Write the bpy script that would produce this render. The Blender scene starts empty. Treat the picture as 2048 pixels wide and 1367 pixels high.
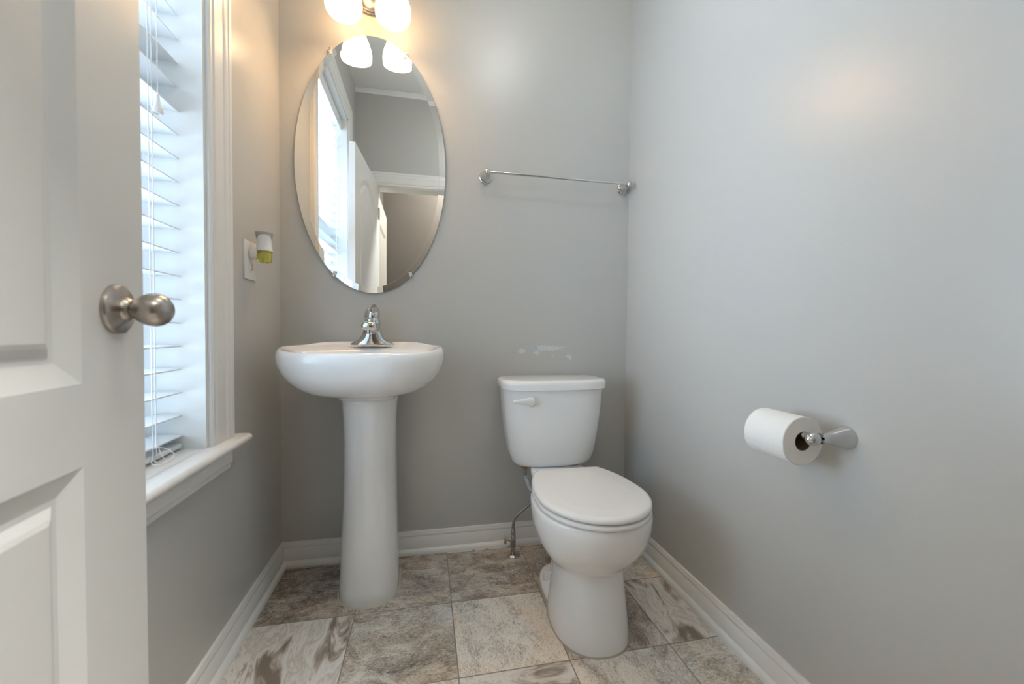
import bpy, bmesh, math, random
from mathutils import Vector, Matrix

# ------------------------------------------------------------------ measures
XL, XR, YB, YF, ZC = -0.5314, 0.8792, 1.7062, -0.052, 2.765   # room faces
CAM_H = 0.90
scn = bpy.context.scene
COL = scn.collection

# ------------------------------------------------------------------ camera
F_PX, YAW, PITCH, ROLL = 830.6, 0.20683, 0.02606, 0.00874
fw = Vector((math.sin(YAW) * math.cos(PITCH), math.cos(YAW) * math.cos(PITCH), -math.sin(PITCH)))
rt = Vector((math.cos(YAW), -math.sin(YAW), 0.0))
up = rt.cross(fw)
r2 = rt * math.cos(ROLL) + up * math.sin(ROLL)
u2 = up * math.cos(ROLL) - rt * math.sin(ROLL)
cam_data = bpy.data.cameras.new('camera')
cam_data.sensor_fit = 'HORIZONTAL'
cam_data.sensor_width = 36.0
cam_data.lens = F_PX / 2048.0 * 36.0
cam_data.clip_start = 0.01
cam_data.dof.use_dof = True
cam_data.dof.focus_distance = 1.65
cam_data.dof.aperture_fstop = 3.6
cam = bpy.data.objects.new('camera', cam_data)
M3 = Matrix((r2, u2, -fw)).transposed()
cam.matrix_world = Matrix.Translation((0, 0, CAM_H)) @ M3.to_4x4()
COL.objects.link(cam)
scn.camera = cam

# ------------------------------------------------------------------ view, sky
scn.view_settings.view_transform = 'Standard'
scn.view_settings.look = 'None'
scn.view_settings.exposure = 0.06
scn.view_settings.gamma = 1.0
scn.view_settings.use_curve_mapping = False

SKY_STRENGTH = 19.5
LAMP_STRENGTH = 7.0
BULB_STRENGTH = 95.0
HALL_FILL_STRENGTH = 335.0  # fill lamp added in the hall, unseen
ROOM_FILL_STRENGTH = 15.0  # fill lamp added over the toilet, unseen
world = bpy.data.worlds.new('daylight')
scn.world = world
world.use_nodes = True
wn, wl = world.node_tree.nodes, world.node_tree.links
wn.clear()
wo = wn.new('ShaderNodeOutputWorld')
wb = wn.new('ShaderNodeBackground')
wb.inputs['Color'].default_value = (0.62, 0.81, 1.0, 1)
# bright open view straight out of the window, dimmer overhead and to the sides
wt = wn.new('ShaderNodeTexCoord')
wd = wn.new('ShaderNodeVectorMath'); wd.operation = 'DOT_PRODUCT'
wd.inputs[1].default_value = (-0.990, 0.0, -0.14)
wm = wn.new('ShaderNodeMath'); wm.operation = 'MAXIMUM'; wm.inputs[1].default_value = 0.0
wp = wn.new('ShaderNodeMath'); wp.operation = 'POWER'; wp.inputs[1].default_value = 4.5
wa = wn.new('ShaderNodeMath'); wa.operation = 'MULTIPLY_ADD'; wa.inputs[1].default_value = SKY_STRENGTH; wa.inputs[2].default_value = SKY_STRENGTH * 0.06
wl.new(wt.outputs['Generated'], wd.inputs[0]); wl.new(wd.outputs['Value'], wm.inputs[0]); wl.new(wm.outputs[0], wp.inputs[0])
wl.new(wp.outputs[0], wa.inputs[0]); wl.new(wa.outputs[0], wb.inputs['Strength'])
wl.new(wb.outputs[0], wo.inputs[0])
portal = bpy.data.lights.new('window_portal', 'AREA')
portal.shape = 'RECTANGLE'
portal.size, portal.size_y = 1.75, 0.86
portal.cycles.is_portal = True
po = bpy.data.objects.new('window_portal', portal)
po.location = (-0.735, 0.74, 1.48)
po.rotation_euler = (0, math.radians(-90), 0)
COL.objects.link(po)

# ------------------------------------------------------------------ materials
def mat(name, color, rough=0.5, metal=0.0, spec=0.5, emis=None, estr=0.0, trans=0.0, coat=0.0, aniso=0.0, bump=None, sss=0.0):
    m = bpy.data.materials.new(name)
    m.use_nodes = True
    b = m.node_tree.nodes['Principled BSDF']
    b.inputs['Base Color'].default_value = (*color, 1)
    b.inputs['Roughness'].default_value = rough
    b.inputs['Metallic'].default_value = metal
    b.inputs['Specular IOR Level'].default_value = spec
    b.inputs['Transmission Weight'].default_value = trans
    b.inputs['Coat Weight'].default_value = coat
    b.inputs['Anisotropic'].default_value = aniso
    if emis:
        b.inputs['Emission Color'].default_value = (*emis, 1)
        b.inputs['Emission Strength'].default_value = estr
    if bump:
        n = m.node_tree.nodes
        tc = n.new('ShaderNodeTexCoord')
        nz = n.new('ShaderNodeTexNoise')
        nz.inputs['Scale'].default_value = bump[0]
        nz.inputs['Detail'].default_value = 4
        bp = n.new('ShaderNodeBump')
        bp.inputs['Strength'].default_value = bump[1]
        bp.inputs['Distance'].default_value = bump[2]
        m.node_tree.links.new(tc.outputs['Object'], nz.inputs['Vector'])
        m.node_tree.links.new(nz.outputs['Fac'], bp.inputs['Height'])
        m.node_tree.links.new(bp.outputs['Normal'], b.inputs['Normal'])
    return m

GREY = (0.524, 0.521, 0.503)
M_WALL = mat('grey_satin_paint', GREY, 0.30, spec=0.6, bump=(140, 0.12, 0.001))
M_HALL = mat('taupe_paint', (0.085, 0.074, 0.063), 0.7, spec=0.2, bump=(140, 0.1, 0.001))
M_CEIL = mat('ceiling_paint', (0.88, 0.88, 0.87), 0.8)
M_TRIM = mat('white_trim_paint', (0.80, 0.795, 0.775), 0.28)
M_DOOR = mat('white_door_paint', (0.76, 0.76, 0.745), 0.33, bump=(60, 0.06, 0.001))
M_PORC = mat('white_porcelain', (0.88, 0.88, 0.88), 0.05, coat=0.3)
M_SEAT = mat('white_seat_plastic', (0.85, 0.84, 0.825), 0.22)
M_CHROME = mat('polished_chrome', (0.62, 0.62, 0.62), 0.04, 1.0)
M_NICKEL = mat('brushed_nickel', (0.45, 0.415, 0.38), 0.30, 1.0, aniso=0.4)
M_MIRROR = mat('mirror_glass', (0.90, 0.91, 0.90), 0.0, 1.0)
M_MEDGE = mat('mirror_edge', (0.12, 0.16, 0.14), 0.2)
M_BLIND = mat('white_blind_slat', (0.79, 0.80, 0.81), 0.35)
M_CORD = mat('white_cord', (0.85, 0.86, 0.87), 0.7)
M_PLAST = mat('white_plastic', (0.80, 0.79, 0.77), 0.3)
M_GREYPL = mat('grey_plastic', (0.42, 0.41, 0.42), 0.4)
M_DARK = mat('dark_slot', (0.03, 0.03, 0.03), 0.6)
M_PAPER = mat('white_tissue', (0.86, 0.855, 0.84), 0.95, spec=0.1, bump=(220, 0.5, 0.0015))
M_CARD = mat('brown_cardboard', (0.16, 0.11, 0.07), 0.9)
M_STEEL = mat('braided_steel', (0.36, 0.34, 0.31), 0.38, 1.0, bump=(900, 0.8, 0.001))
M_PIPE = mat('old_chrome', (0.50, 0.47, 0.43), 0.22, 1.0)
M_BRASS = mat('dull_brass', (0.40, 0.27, 0.17), 0.4, 0.8)
M_TAG = mat('tag_white', (0.70, 0.74, 0.78), 0.5)
M_BLUE = mat('tag_blue', (0.02, 0.16, 0.48), 0.5)
M_CAULK = mat('tan_caulk', (0.46, 0.39, 0.30), 0.7)
M_SHADE = mat('glowing_frosted_glass', (0.9, 0.88, 0.84), 0.4, emis=(1.0, 0.63, 0.32), estr=LAMP_STRENGTH)
M_BULB = mat('glowing_bulb', (0.9, 0.88, 0.84), 0.4, emis=(1.0, 0.63, 0.32), estr=BULB_STRENGTH)
M_HALLFILL = mat('added_hall_fill_glow', (0.9, 0.9, 0.9), 0.4, emis=(0.98, 0.97, 0.92), estr=HALL_FILL_STRENGTH)  # glow of the added hall lamp, front fill through the doorway
M_ROOMFILL = mat('added_room_fill_glow', (0.9, 0.9, 0.9), 0.4, emis=(1.0, 1.0, 0.92), estr=ROOM_FILL_STRENGTH)  # glow of the added room lamp, lifts walls and ceiling
M_CLEAR = mat('clear_plastic', (0.92, 0.92, 0.90), 0.12, trans=0.35)
M_OIL = mat('yellow_oil', (0.88, 0.82, 0.16), 0.05, trans=0.8)
M_OILCORE = mat('pale_wick', (0.72, 0.70, 0.30), 0.4)

def glass_mat():
    m = bpy.data.materials.new('window_glass')
    m.use_nodes = True
    n, l = m.node_tree.nodes, m.node_tree.links
    n.clear()
    o = n.new('ShaderNodeOutputMaterial')
    t = n.new('ShaderNodeBsdfTransparent')
    g = n.new('ShaderNodeBsdfGlossy')
    g.inputs['Roughness'].default_value = 0.0
    mx = n.new('ShaderNodeMixShader')
    mx.inputs[0].default_value = 0.06
    l.new(t.outputs[0], mx.inputs[1]); l.new(g.outputs[0], mx.inputs[2]); l.new(mx.outputs[0], o.inputs[0])
    return m
M_GLASS = glass_mat()

def mth(nt, op, a, b=None):
    n = nt.nodes.new('ShaderNodeMath'); n.operation = op
    for i, v in enumerate((a, b)):
        if v is None: continue
        if isinstance(v, (int, float)): n.inputs[i].default_value = v
        else: nt.links.new(v, n.inputs[i])
    return n.outputs[0]

def ramp(nt, fac, stops):
    r = nt.nodes.new('ShaderNodeValToRGB')
    el = r.color_ramp.elements
    el[0].position, el[0].color = stops[0][0], (*stops[0][1], 1)
    el[1].position, el[1].color = stops[-1][0], (*stops[-1][1], 1)
    for p, c in stops[1:-1]:
        e = el.new(p); e.color = (*c, 1)
    nt.links.new(fac, r.inputs[0])
    return r.outputs[0]

def mixc(nt, fac, a, b, mode='MIX'):
    n = nt.nodes.new('ShaderNodeMix'); n.data_type = 'RGBA'; n.blend_type = mode
    for sock, v in ((n.inputs[0], fac), (n.inputs[6], a), (n.inputs[7], b)):
        if isinstance(v, (int, float)): sock.default_value = v
        elif isinstance(v, tuple): sock.default_value = (*v, 1)
        else: nt.links.new(v, sock)
    return n.outputs[2]

def noise(nt, vec, scale, detail=6, rough=0.6, dist=0.0):
    n = nt.nodes.new('ShaderNodeTexNoise')
    n.inputs['Scale'].default_value = scale; n.inputs['Detail'].default_value = detail
    n.inputs['Roughness'].default_value = rough; n.inputs['Distortion'].default_value = dist
    nt.links.new(vec, n.inputs['Vector'])
    return n.outputs['Fac']

def floor_mat():
    m = bpy.data.materials.new('slate_look_tile')
    m.use_nodes = True
    nt = m.node_tree; l = nt.links
    b = nt.nodes['Principled BSDF']
    tc = nt.nodes.new('ShaderNodeTexCoord')
    sp = nt.nodes.new('ShaderNodeSeparateXYZ'); l.new(tc.outputs['Object'], sp.inputs[0])
    u = mth(nt, 'DIVIDE', mth(nt, 'SUBTRACT', sp.outputs[0], 0.089), 0.3030)
    v = mth(nt, 'DIVIDE', mth(nt, 'SUBTRACT', sp.outputs[1], 1.3640), 0.3060)
    fu, fv = mth(nt, 'FLOOR', u), mth(nt, 'FLOOR', v)
    uu, vv = mth(nt, 'SUBTRACT', u, fu), mth(nt, 'SUBTRACT', v, fv)
    def tile_hash(p, q, r, t, w):                     # one number per tile
        quad = mth(nt, 'ADD', mth(nt, 'MULTIPLY', mth(nt, 'MULTIPLY', fu, fv), t), mth(nt, 'MULTIPLY', mth(nt, 'MULTIPLY', fu, fu), w))
        line = mth(nt, 'ADD', mth(nt, 'MULTIPLY', fu, p), mth(nt, 'MULTIPLY', fv, q))
        return mth(nt, 'FRACT', mth(nt, 'ADD', mth(nt, 'ADD', line, quad), r + 50.0))
    rc = tile_hash(0.4391, 0.6735, 0.1339, 0.4443, 0.8210)
    ra = tile_hash(0.7930, 0.5442, 0.1999, 0.5735, 0.9041)
    rb = tile_hash(0.4350, 0.2472, 0.2271, 0.4227, 0.4315)
    loc = nt.nodes.new('ShaderNodeCombineXYZ')
    l.new(mth(nt, 'SUBTRACT', uu, 0.5), loc.inputs[0]); l.new(mth(nt, 'SUBTRACT', vv, 0.5), loc.inputs[1]); l.new(mth(nt, 'MULTIPLY', rb, 37.0), loc.inputs[2])
    rot = nt.nodes.new('ShaderNodeVectorRotate'); rot.rotation_type = 'Z_AXIS'
    l.new(loc.outputs[0], rot.inputs['Vector'])
    l.new(mth(nt, 'MULTIPLY', mth(nt, 'GREATER_THAN', ra, 0.5), math.pi / 2), rot.inputs['Angle'])
    def stretched(sx, sy):
        mp = nt.nodes.new('ShaderNodeMapping'); mp.inputs['Scale'].default_value = (sx, sy, 1)
        l.new(rot.outputs[0], mp.inputs['Vector']); return mp.outputs[0]
    # rough slate look
    n1 = noise(nt, stretched(1.0, 1.5), 2.6, 10, 0.74, 0.8)
    n2 = noise(nt, stretched(4.0, 11.0), 4.2, 8, 0.78, 1.8)
    n3 = noise(nt, stretched(1, 2.2), 34.0, 5, 0.85, 0.6)
    n5 = noise(nt, stretched(1, 1), 1.7, 3, 0.5, 0.3)
    body = mth(nt, 'ADD', mth(nt, 'MULTIPLY', n1, 0.42), mth(nt, 'ADD', mth(nt, 'MULTIPLY', n2, 0.32), mth(nt, 'MULTIPLY', n3, 0.30)))
    body = mth(nt, 'ADD', body, mth(nt, 'MULTIPLY', rb, 0.085))
    body = mth(nt, 'SUBTRACT', body, 0.050)
    slate = ramp(nt, body, [(0.410, (0.13, 0.10, 0.08)), (0.455, (0.33, 0.27, 0.225)), (0.505, (0.56, 0.505, 0.445)), (0.570, (0.83, 0.78, 0.715))])
    tint = ramp(nt, n5, [(0.38, (0.95, 0.97, 0.975)), (0.62, (1.0, 0.94, 0.87))])
    slate = mixc(nt, 1.0, slate, tint, 'MULTIPLY')
    # smooth banded look
    n4 = noise(nt, stretched(1.0, 2.6), 1.7, 10, 0.60, 1.1)
    band = ramp(nt, n4, [(0.36, (0.24, 0.19, 0.155)), (0.42, (0.46, 0.395, 0.335)), (0.46, (0.70, 0.64, 0.58)), (0.52, (0.78, 0.74, 0.69)), (0.57, (0.58, 0.52, 0.46)), (0.62, (0.74, 0.70, 0.65)), (0.70, (0.55, 0.49, 0.435))])
    pits = mth(nt, 'GREATER_THAN', noise(nt, stretched(5.0, 17.0), 5.0, 4, 0.62, 2.0), 0.600)
    kind = mth(nt, 'GREATER_THAN', rc, 0.62)
    c = mixc(nt, kind, slate, band)
    c = mixc(nt, mth(nt, 'MULTIPLY', pits, mth(nt, 'SUBTRACT', 0.62, mth(nt, 'MULTIPLY', kind, 0.42))), c, (0.17, 0.125, 0.095))
    # each tile a little lighter or darker
    hv = nt.nodes.new('ShaderNodeHueSaturation'); l.new(c, hv.inputs['Color'])
    l.new(mth(nt, 'ADD', mth(nt, 'MULTIPLY', rb, 0.20), 0.90), hv.inputs['Value'])
    hv.inputs['Saturation'].default_value = 1.0
    c = hv.outputs[0]
    eu = mth(nt, 'MINIMUM', uu, mth(nt, 'SUBTRACT', 1.0, uu)); ev = mth(nt, 'MINIMUM', vv, mth(nt, 'SUBTRACT', 1.0, vv))
    e = mth(nt, 'MINIMUM', eu, ev)
    grout = mth(nt, 'LESS_THAN', e, 0.0055)
    c = mixc(nt, grout, c, (0.27, 0.225, 0.19))
    l.new(c, b.inputs['Base Color'])
    b.inputs['Roughness'].default_value = 0.42
    bp = nt.nodes.new('ShaderNodeBump'); bp.inputs['Strength'].default_value = 0.35; bp.inputs['Distance'].default_value = 0.002
    l.new(mth(nt, 'SUBTRACT', body, mth(nt, 'MULTIPLY', grout, 0.6)), bp.inputs['Height'])
    l.new(bp.outputs[0], b.inputs['Normal'])
    return m
M_FLOOR = floor_mat()

def peeled_wall_mat():
    """grey satin paint with a patch of chipped, peeled paint over the toilet tank"""
    m = M_WALL.copy(); m.name = 'grey_satin_paint_chipped'
    nt = m.node_tree; l = nt.links
    b = nt.nodes['Principled BSDF']
    tc = nt.nodes.new('ShaderNodeTexCoord')
    sp = nt.nodes.new('ShaderNodeSeparateXYZ'); l.new(tc.outputs['Object'], sp.inputs[0])
    def blob(cx, cz, rx, rz):
        dx = mth(nt, 'DIVIDE', mth(nt, 'SUBTRACT', sp.outputs[0], cx), rx)
        dz = mth(nt, 'DIVIDE', mth(nt, 'SUBTRACT', sp.outputs[2], cz), rz)
        d = mth(nt, 'ADD', mth(nt, 'MULTIPLY', dx, dx), mth(nt, 'MULTIPLY', dz, dz))
        return mth(nt, 'MAXIMUM', mth(nt, 'SUBTRACT', 1.0, d), 0.0)
    sc = nt.nodes.new('ShaderNodeMapping'); sc.inputs['Scale'].default_value = (1, 1, 1.8); l.new(tc.outputs['Object'], sc.inputs['Vector'])
    nz = noise(nt, sc.outputs[0], 75, 5, 0.65, 0.8)
    fine = noise(nt, sc.outputs[0], 260, 2, 0.5, 0.3)
    tot = None
    for (cx, cz, rx, rz, w) in ((0.512, 0.829, 0.115, 0.016, .30), (0.402, 0.816, 0.024, 0.017, .30), (0.465, 0.810, 0.020, 0.013, .34), (0.610, 0.793, 0.017, 0.012, .42),
                                (0.617, 0.783, 0.007, 0.006, .6), (0.537, 0.795, 0.012, 0.014, .24), (0.447, 0.829, 0.020, 0.011, .40), (0.473, 0.808, 0.005, 0.006, .6), (0.538, 0.822, 0.006, 0.008, .5)):
        v = mth(nt, 'MULTIPLY', blob(cx, cz, rx, rz), w)
        tot = v if tot is None else mth(nt, 'MAXIMUM', tot, v)
    lvl = mth(nt, 'ADD', mth(nt, 'MULTIPLY', nz, 0.7), mth(nt, 'ADD', mth(nt, 'MULTIPLY', fine, 0.3), tot))
    mask = mth(nt, 'MULTIPLY', mth(nt, 'GREATER_THAN', lvl, 0.695), mth(nt, 'GREATER_THAN', tot, 0.02))
    bl = mth(nt, 'GREATER_THAN', mth(nt, 'MULTIPLY', blob(0.447, 0.829, 0.026, 0.013), 1.0), 0.05)
    pale = mixc(nt, bl, (0.66, 0.67, 0.68), (0.47, 0.55, 0.62))
    c = mixc(nt, mth(nt, 'MULTIPLY', mask, 0.85), GREY, pale)
    l.new(c, b.inputs['Base Color'])
    return m
M_WALLB = peeled_wall_mat()

# ------------------------------------------------------------------ mesh helpers
def link(name, bm, m, parent=None, smooth=True, ang=35):
    me = bpy.data.meshes.new(name)
    bmesh.ops.recalc_face_normals(bm, faces=bm.faces[:])
    bm.to_mesh(me); bm.free()
    if smooth:
        me.shade_smooth()
        me.set_sharp_from_angle(angle=math.radians(ang))
    if isinstance(m, (list, tuple)):
        for q in m: me.materials.append(q)
    else:
        me.materials.append(m)
    o = bpy.data.objects.new(name, me)
    COL.objects.link(o)
    if parent is not None:
        o.parent = parent
        o.matrix_parent_inverse = Matrix.Translation(-Vector(parent.location)) if parent.type == 'EMPTY' and parent.rotation_euler[2] == 0 else parent.matrix_basis.inverted()
    return o

def tag(o, label, cat, group=None, kind=None):
    o['label'] = label; o['category'] = cat
    if group: o['group'] = group
    if kind: o['kind'] = kind
    return o

def thing(name, loc, label, cat, group=None, kind=None):
    o = bpy.data.objects.new(name, None)
    o.empty_display_size = 0.05
    o.location = loc
    COL.objects.link(o)
    return tag(o, label, cat, group, kind)

def bx(bm, x0, x1, y0, y1, z0, z1, bevel=0.0, seg=2):
    r = bmesh.ops.create_cube(bm, size=1)
    vs = r['verts']
    for v in vs:
        v.co = Vector(((x0 + x1) / 2 + v.co.x * (x1 - x0), (y0 + y1) / 2 + v.co.y * (y1 - y0), (z0 + z1) / 2 + v.co.z * (z1 - z0)))
    if bevel:
        es = list({e for v in vs for e in v.link_edges})
        bmesh.ops.bevel(bm, geom=es, offset=bevel, segments=seg, affect='EDGES', profile=0.5)
    return bm

def box(*a, **k):
    return bx(bmesh.new(), *a, **k)

def loft(rings, cap0=True, cap1=True, bm=None, closed=True):
    bm = bm or bmesh.new()
    vr = [[bm.verts.new(p) for p in r] for r in rings]
    n = len(vr[0])
    for a, b in zip(vr, vr[1:]):
        for i in range(n if closed else n - 1):
            j = (i + 1) % n
            bm.faces.new((a[i], a[j], b[j], b[i]))
    if cap0: bm.faces.new(list(reversed(vr[0])))
    if cap1: bm.faces.new(vr[-1])
    return bm

def lathe(profile, axis='Z', origin=(0, 0, 0), n=40, bm=None, rot=None):
    """profile: (radius, height) pairs"""
    bm = bm or bmesh.new()
    rings = []
    for r, h in profile:
        ring = []
        for i in range(n):
            t = 2 * math.pi * i / n
            c, s = math.cos(t) * max(r, 1e-5), math.sin(t) * max(r, 1e-5)
            p = Vector((c, s, h)) if axis == 'Z' else (Vector((c, h, s)) if axis == 'Y' else Vector((h, c, s)))
            if rot is not None: p = rot @ p
            ring.append(p + Vector(origin))
        rings.append(ring)
    return loft(rings, True, True, bm)

def smooth_path(pts, sub=8):
    P = [Vector(p) for p in pts]
    if len(P) < 3: return P
    out = []
    for i in range(len(P) - 1):
        p0, p1, p2, p3 = P[max(i - 1, 0)], P[i], P[i + 1], P[min(i + 2, len(P) - 1)]
        for k in range(sub):
            t = k / sub
            out.append(0.5 * ((2 * p1) + (p2 - p0) * t + (2 * p0 - 5 * p1 + 4 * p2 - p3) * t * t + (3 * p1 - p0 - 3 * p2 + p3) * t ** 3))
    out.append(P[-1])
    return out

def tube(pts, rad, n=12, bm=None, sub=8):
    """rad: number, or list of one per given point"""
    P = smooth_path(pts, sub)
    bm = bm or bmesh.new()
    if isinstance(rad, (int, float)): R = [rad] * len(P)
    else:
        R = []
        for i in range(len(P)):
            f = i / (len(P) - 1) * (len(rad) - 1); k = min(int(f), len(rad) - 2); f -= k
            R.append(rad[k] * (1 - f) + rad[k + 1] * f)
    rings = []
    t0 = (P[1] - P[0]).normalized()
    a = Vector((0, 0, 1)) if abs(t0.z) < 0.9 else Vector((1, 0, 0))
    nrm = t0.cross(a).normalized()
    for i, p in enumerate(P):
        t = (P[min(i + 1, len(P) - 1)] - P[max(i - 1, 0)]).normalized()
        nrm = (nrm - t * nrm.dot(t)).normalized()
        b = t.cross(nrm)
        rings.append([p + (nrm * math.cos(2 * math.pi * k / n) + b * math.sin(2 * math.pi * k / n)) * R[i] for k in range(n)])
    return loft(rings, True, True, bm)

def catmull_closed(pts, sub=8):
    n = len(pts); out = []
    for i in range(n):
        p0, p1, p2, p3 = [Vector(pts[(i + k) % n]) for k in (-1, 0, 1, 2)]
        for k in range(sub):
            t = k / sub
            out.append(0.5 * ((2 * p1) + (p2 - p0) * t + (2 * p0 - 5 * p1 + 4 * p2 - p3) * t * t + (3 * p1 - p0 - 3 * p2 + p3) * t ** 3))
    return out

def extrude_profile(prof, path_axis, a, b, place):
    """prof: list of (u,v); place(u,v,s) -> point"""
    return loft([[place(u, v, a) for u, v in prof], [place(u, v, b) for u, v in prof]])

def superring(cx, cy, hx, hyf, hyb, z, n=64, p=2.0, pb=None):
    """ring seen from above; front is -Y with half length hyf, back +Y with hyb"""
    out = []
    for i in range(n):
        t = 2 * math.pi * i / n
        c, s = math.cos(t), math.sin(t)
        q = p if s < 0 else (pb or p)
        x = math.copysign(abs(c) ** (2.0 / q), c) * hx
        y = math.copysign(abs(s) ** (2.0 / q), s) * (hyf if s < 0 else hyb)
        out.append(Vector((cx + x, cy + y, z)))
    return out

# ------------------------------------------------------------------ room shell
HX0, HX1, HY0 = -0.42, 1.75, -1.05      # hall behind the camera
bm = box(-0.80, 1.95, -1.25, YB + 0.15, -0.06, 0.0)
tag(link('floor', bm, M_FLOOR, smooth=False), 'taupe and cream slate-look square tile floor of the powder room', 'floor', kind='structure')
bm = box(-0.80, 1.95, -1.25, YB + 0.15, ZC, ZC + 0.08)
tag(link('ceiling', bm, M_CEIL, smooth=False), 'flat white ceiling seen in the oval mirror', 'ceiling', kind='structure')
bm = box(XL - 0.2, XR + 0.2, YB, YB + 0.12, 0, ZC)
tag(link('wall_back', bm, M_WALLB, smooth=False), 'grey back wall behind the sink and toilet with chipped paint marks', 'wall', kind='structure')
bm = box(XR, XR + 0.12, YF - 0.12, YB, 0, ZC)
tag(link('wall_right', bm, M_WALL, smooth=False), 'plain grey right wall carrying the toilet paper holder', 'wall', kind='structure')
WY0, WY1, WZ0, WZ1 = 0.318, 1.163, 0.575, 2.350    # window opening
WXO = XL - 0.20
bm = bmesh.new()
bx(bm, WXO, XL, YF - 0.12, WY0, 0, ZC); bx(bm, WXO, XL, WY1, YB, 0, ZC)
bx(bm, WXO, XL, WY0, WY1, 0, WZ0); bx(bm, WXO, XL, WY0, WY1, WZ1, ZC)
tag(link('wall_left', bm, M_WALL, smooth=False), 'grey left wall with the tall window opening', 'wall', kind='structure')
DX0, DX1, DZ = -0.385, 0.400, 2.040                 # door opening
bm = bmesh.new()
bx(bm, XL, DX0, YF - 0.12, YF, 0, ZC); bx(bm, DX1, XR, YF - 0.12, YF, 0, ZC); bx(bm, DX0, DX1, YF - 0.12, YF, DZ, ZC)
tag(link('wall_front', bm, M_WALL, smooth=False), 'grey wall over the doorway, reflected in the oval mirror', 'wall', kind='structure')
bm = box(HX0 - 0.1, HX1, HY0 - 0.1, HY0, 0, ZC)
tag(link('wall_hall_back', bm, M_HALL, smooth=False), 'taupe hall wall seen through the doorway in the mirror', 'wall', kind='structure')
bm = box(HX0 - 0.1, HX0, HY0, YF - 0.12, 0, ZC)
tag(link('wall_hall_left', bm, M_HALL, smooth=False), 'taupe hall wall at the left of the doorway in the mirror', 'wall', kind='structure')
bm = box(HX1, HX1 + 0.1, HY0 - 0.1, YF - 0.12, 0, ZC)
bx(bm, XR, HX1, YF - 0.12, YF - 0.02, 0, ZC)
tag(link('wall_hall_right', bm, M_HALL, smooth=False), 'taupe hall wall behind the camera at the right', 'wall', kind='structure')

# baseboards with shoe moulding
BP = [(0, 0), (0.0245, 0), (0.0250, 0.006), (0.0225, 0.014), (0.017, 0.0195), (0.0125, 0.021), (0.0125, 0.066), (0.0105, 0.068), (0.0105, 0.070),
      (0.0118, 0.072), (0.0105, 0.079), (0.0088, 0.0815), (0.0088, 0.0850), (0.0070, 0.0885), (0.0, 0.0893)]
tag(link('baseboard_back', extrude_profile(BP, 'X', XL, XR, lambda u, v, s: (s, YB - u, v)), M_TRIM, ang=50), 'white baseboard along the back wall behind pedestal and toilet', 'baseboard', kind='structure')
tag(link('baseboard_left', extrude_profile(BP, 'Y', YF, YB, lambda u, v, s: (XL + u, s, v)), M_TRIM, ang=50), 'white baseboard along the left wall below the window', 'baseboard', kind='structure')
tag(link('baseboard_right', extrude_profile(BP, 'Y', YF, YB, lambda u, v, s: (XR - u, s, v)), M_TRIM, ang=50), 'white baseboard along the right wall below the paper roll', 'baseboard', kind='structure')
# cove added to give a pale strip where front wall meets ceiling
cv = [(0, 0), (0, -0.026), (0.005, -0.026), (0.012, -0.018), (0.022, -0.010), (0.03, -0.005), (0.03, 0)]
tag(link('trim_1', extrude_profile(cv, 'X', XL, XR, lambda u, v, s: (s, YF + u, ZC + v)), M_CEIL), 'narrow white cove added for the pale strip above the doorway wall in the mirror', 'trim', kind='structure')

# casing swept around an opening
CP = [(0, 0), (0, 0.011), (0.006, 0.014), (0.011, 0.014), (0.013, 0.0115), (0.020, 0.0115), (0.024, 0.015), (0.040, 0.0165), (0.062, 0.017), (0.066, 0.0145),
      (0.070, 0.0175), (0.080, 0.020), (0.088, 0.0185), (0.091, 0.0205), (0.103, 0.021), (0.106, 0.019), (0.106, 0)]
def casing(path, dirs, place):
    return loft([[place(p[0] + d[0] * w, p[1] + d[1] * w, h) for w, h in CP] for p, d in zip(path, dirs)])

# ------------------------------------------------------------------ window
win = thing('window_1', (XL, (WY0 + WY1) / 2, 0.6), 'tall white-cased window in the left wall beside the door', 'window', kind='structure')
STZ = 0.604                                          # stool top
bm = casing([(WY0, STZ), (WY0, WZ1), (WY1, WZ1), (WY1, STZ)], [(-1, 0), (-1, 1), (1, 1), (1, 0)], lambda y, z, h: (XL + h, y, z))
link('casing', bm, M_TRIM, win, ang=25)
bm = bmesh.new()                                    # jamb liner
JX = XL - 0.155
bx(bm, JX, XL + 0.004, WY1 - 0.012, WY1 + 0.01, STZ, WZ1); bx(bm, JX, XL + 0.004, WY0 - 0.01, WY0 + 0.012, STZ, WZ1)
bx(bm, JX, XL + 0.004, WY0, WY1, WZ1 - 0.012, WZ1 + 0.01)
link('jamb', bm, M_TRIM, win, smooth=False)
bm = bmesh.new()                                    # stool with horns and a rounded nose
nose = [(0.0, 0.0), (0.040, 0.0), (0.046, -0.002), (0.050, -0.007), (0.051, -0.011), (0.049, -0.017), (0.044, -0.020), (0.0, -0.020)]
loft([[(XL + u, s, STZ + v) for u, v in nose] for s in (0.165, 1.305)], bm=bm)
bx(bm, JX, XL + 0.001, WY0, WY1, STZ - 0.020, STZ)
link('sill', bm, M_TRIM, win, ang=50)
ap = [(0, 0), (0.013, 0), (0.013, -0.012), (0.017, -0.020), (0.017, -0.045), (0.012, -0.052), (0.012, -0.062), (0.0, -0.066)]
link('apron', loft([[(XL + u, s, STZ - 0.020 + v) for u, v in ap] for s in (0.21, 1.262)]), M_TRIM, win, ang=25)
bm = bmesh.new()                                    # sashes
SX0, SX1 = XL - 0.195, XL - 0.155
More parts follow.
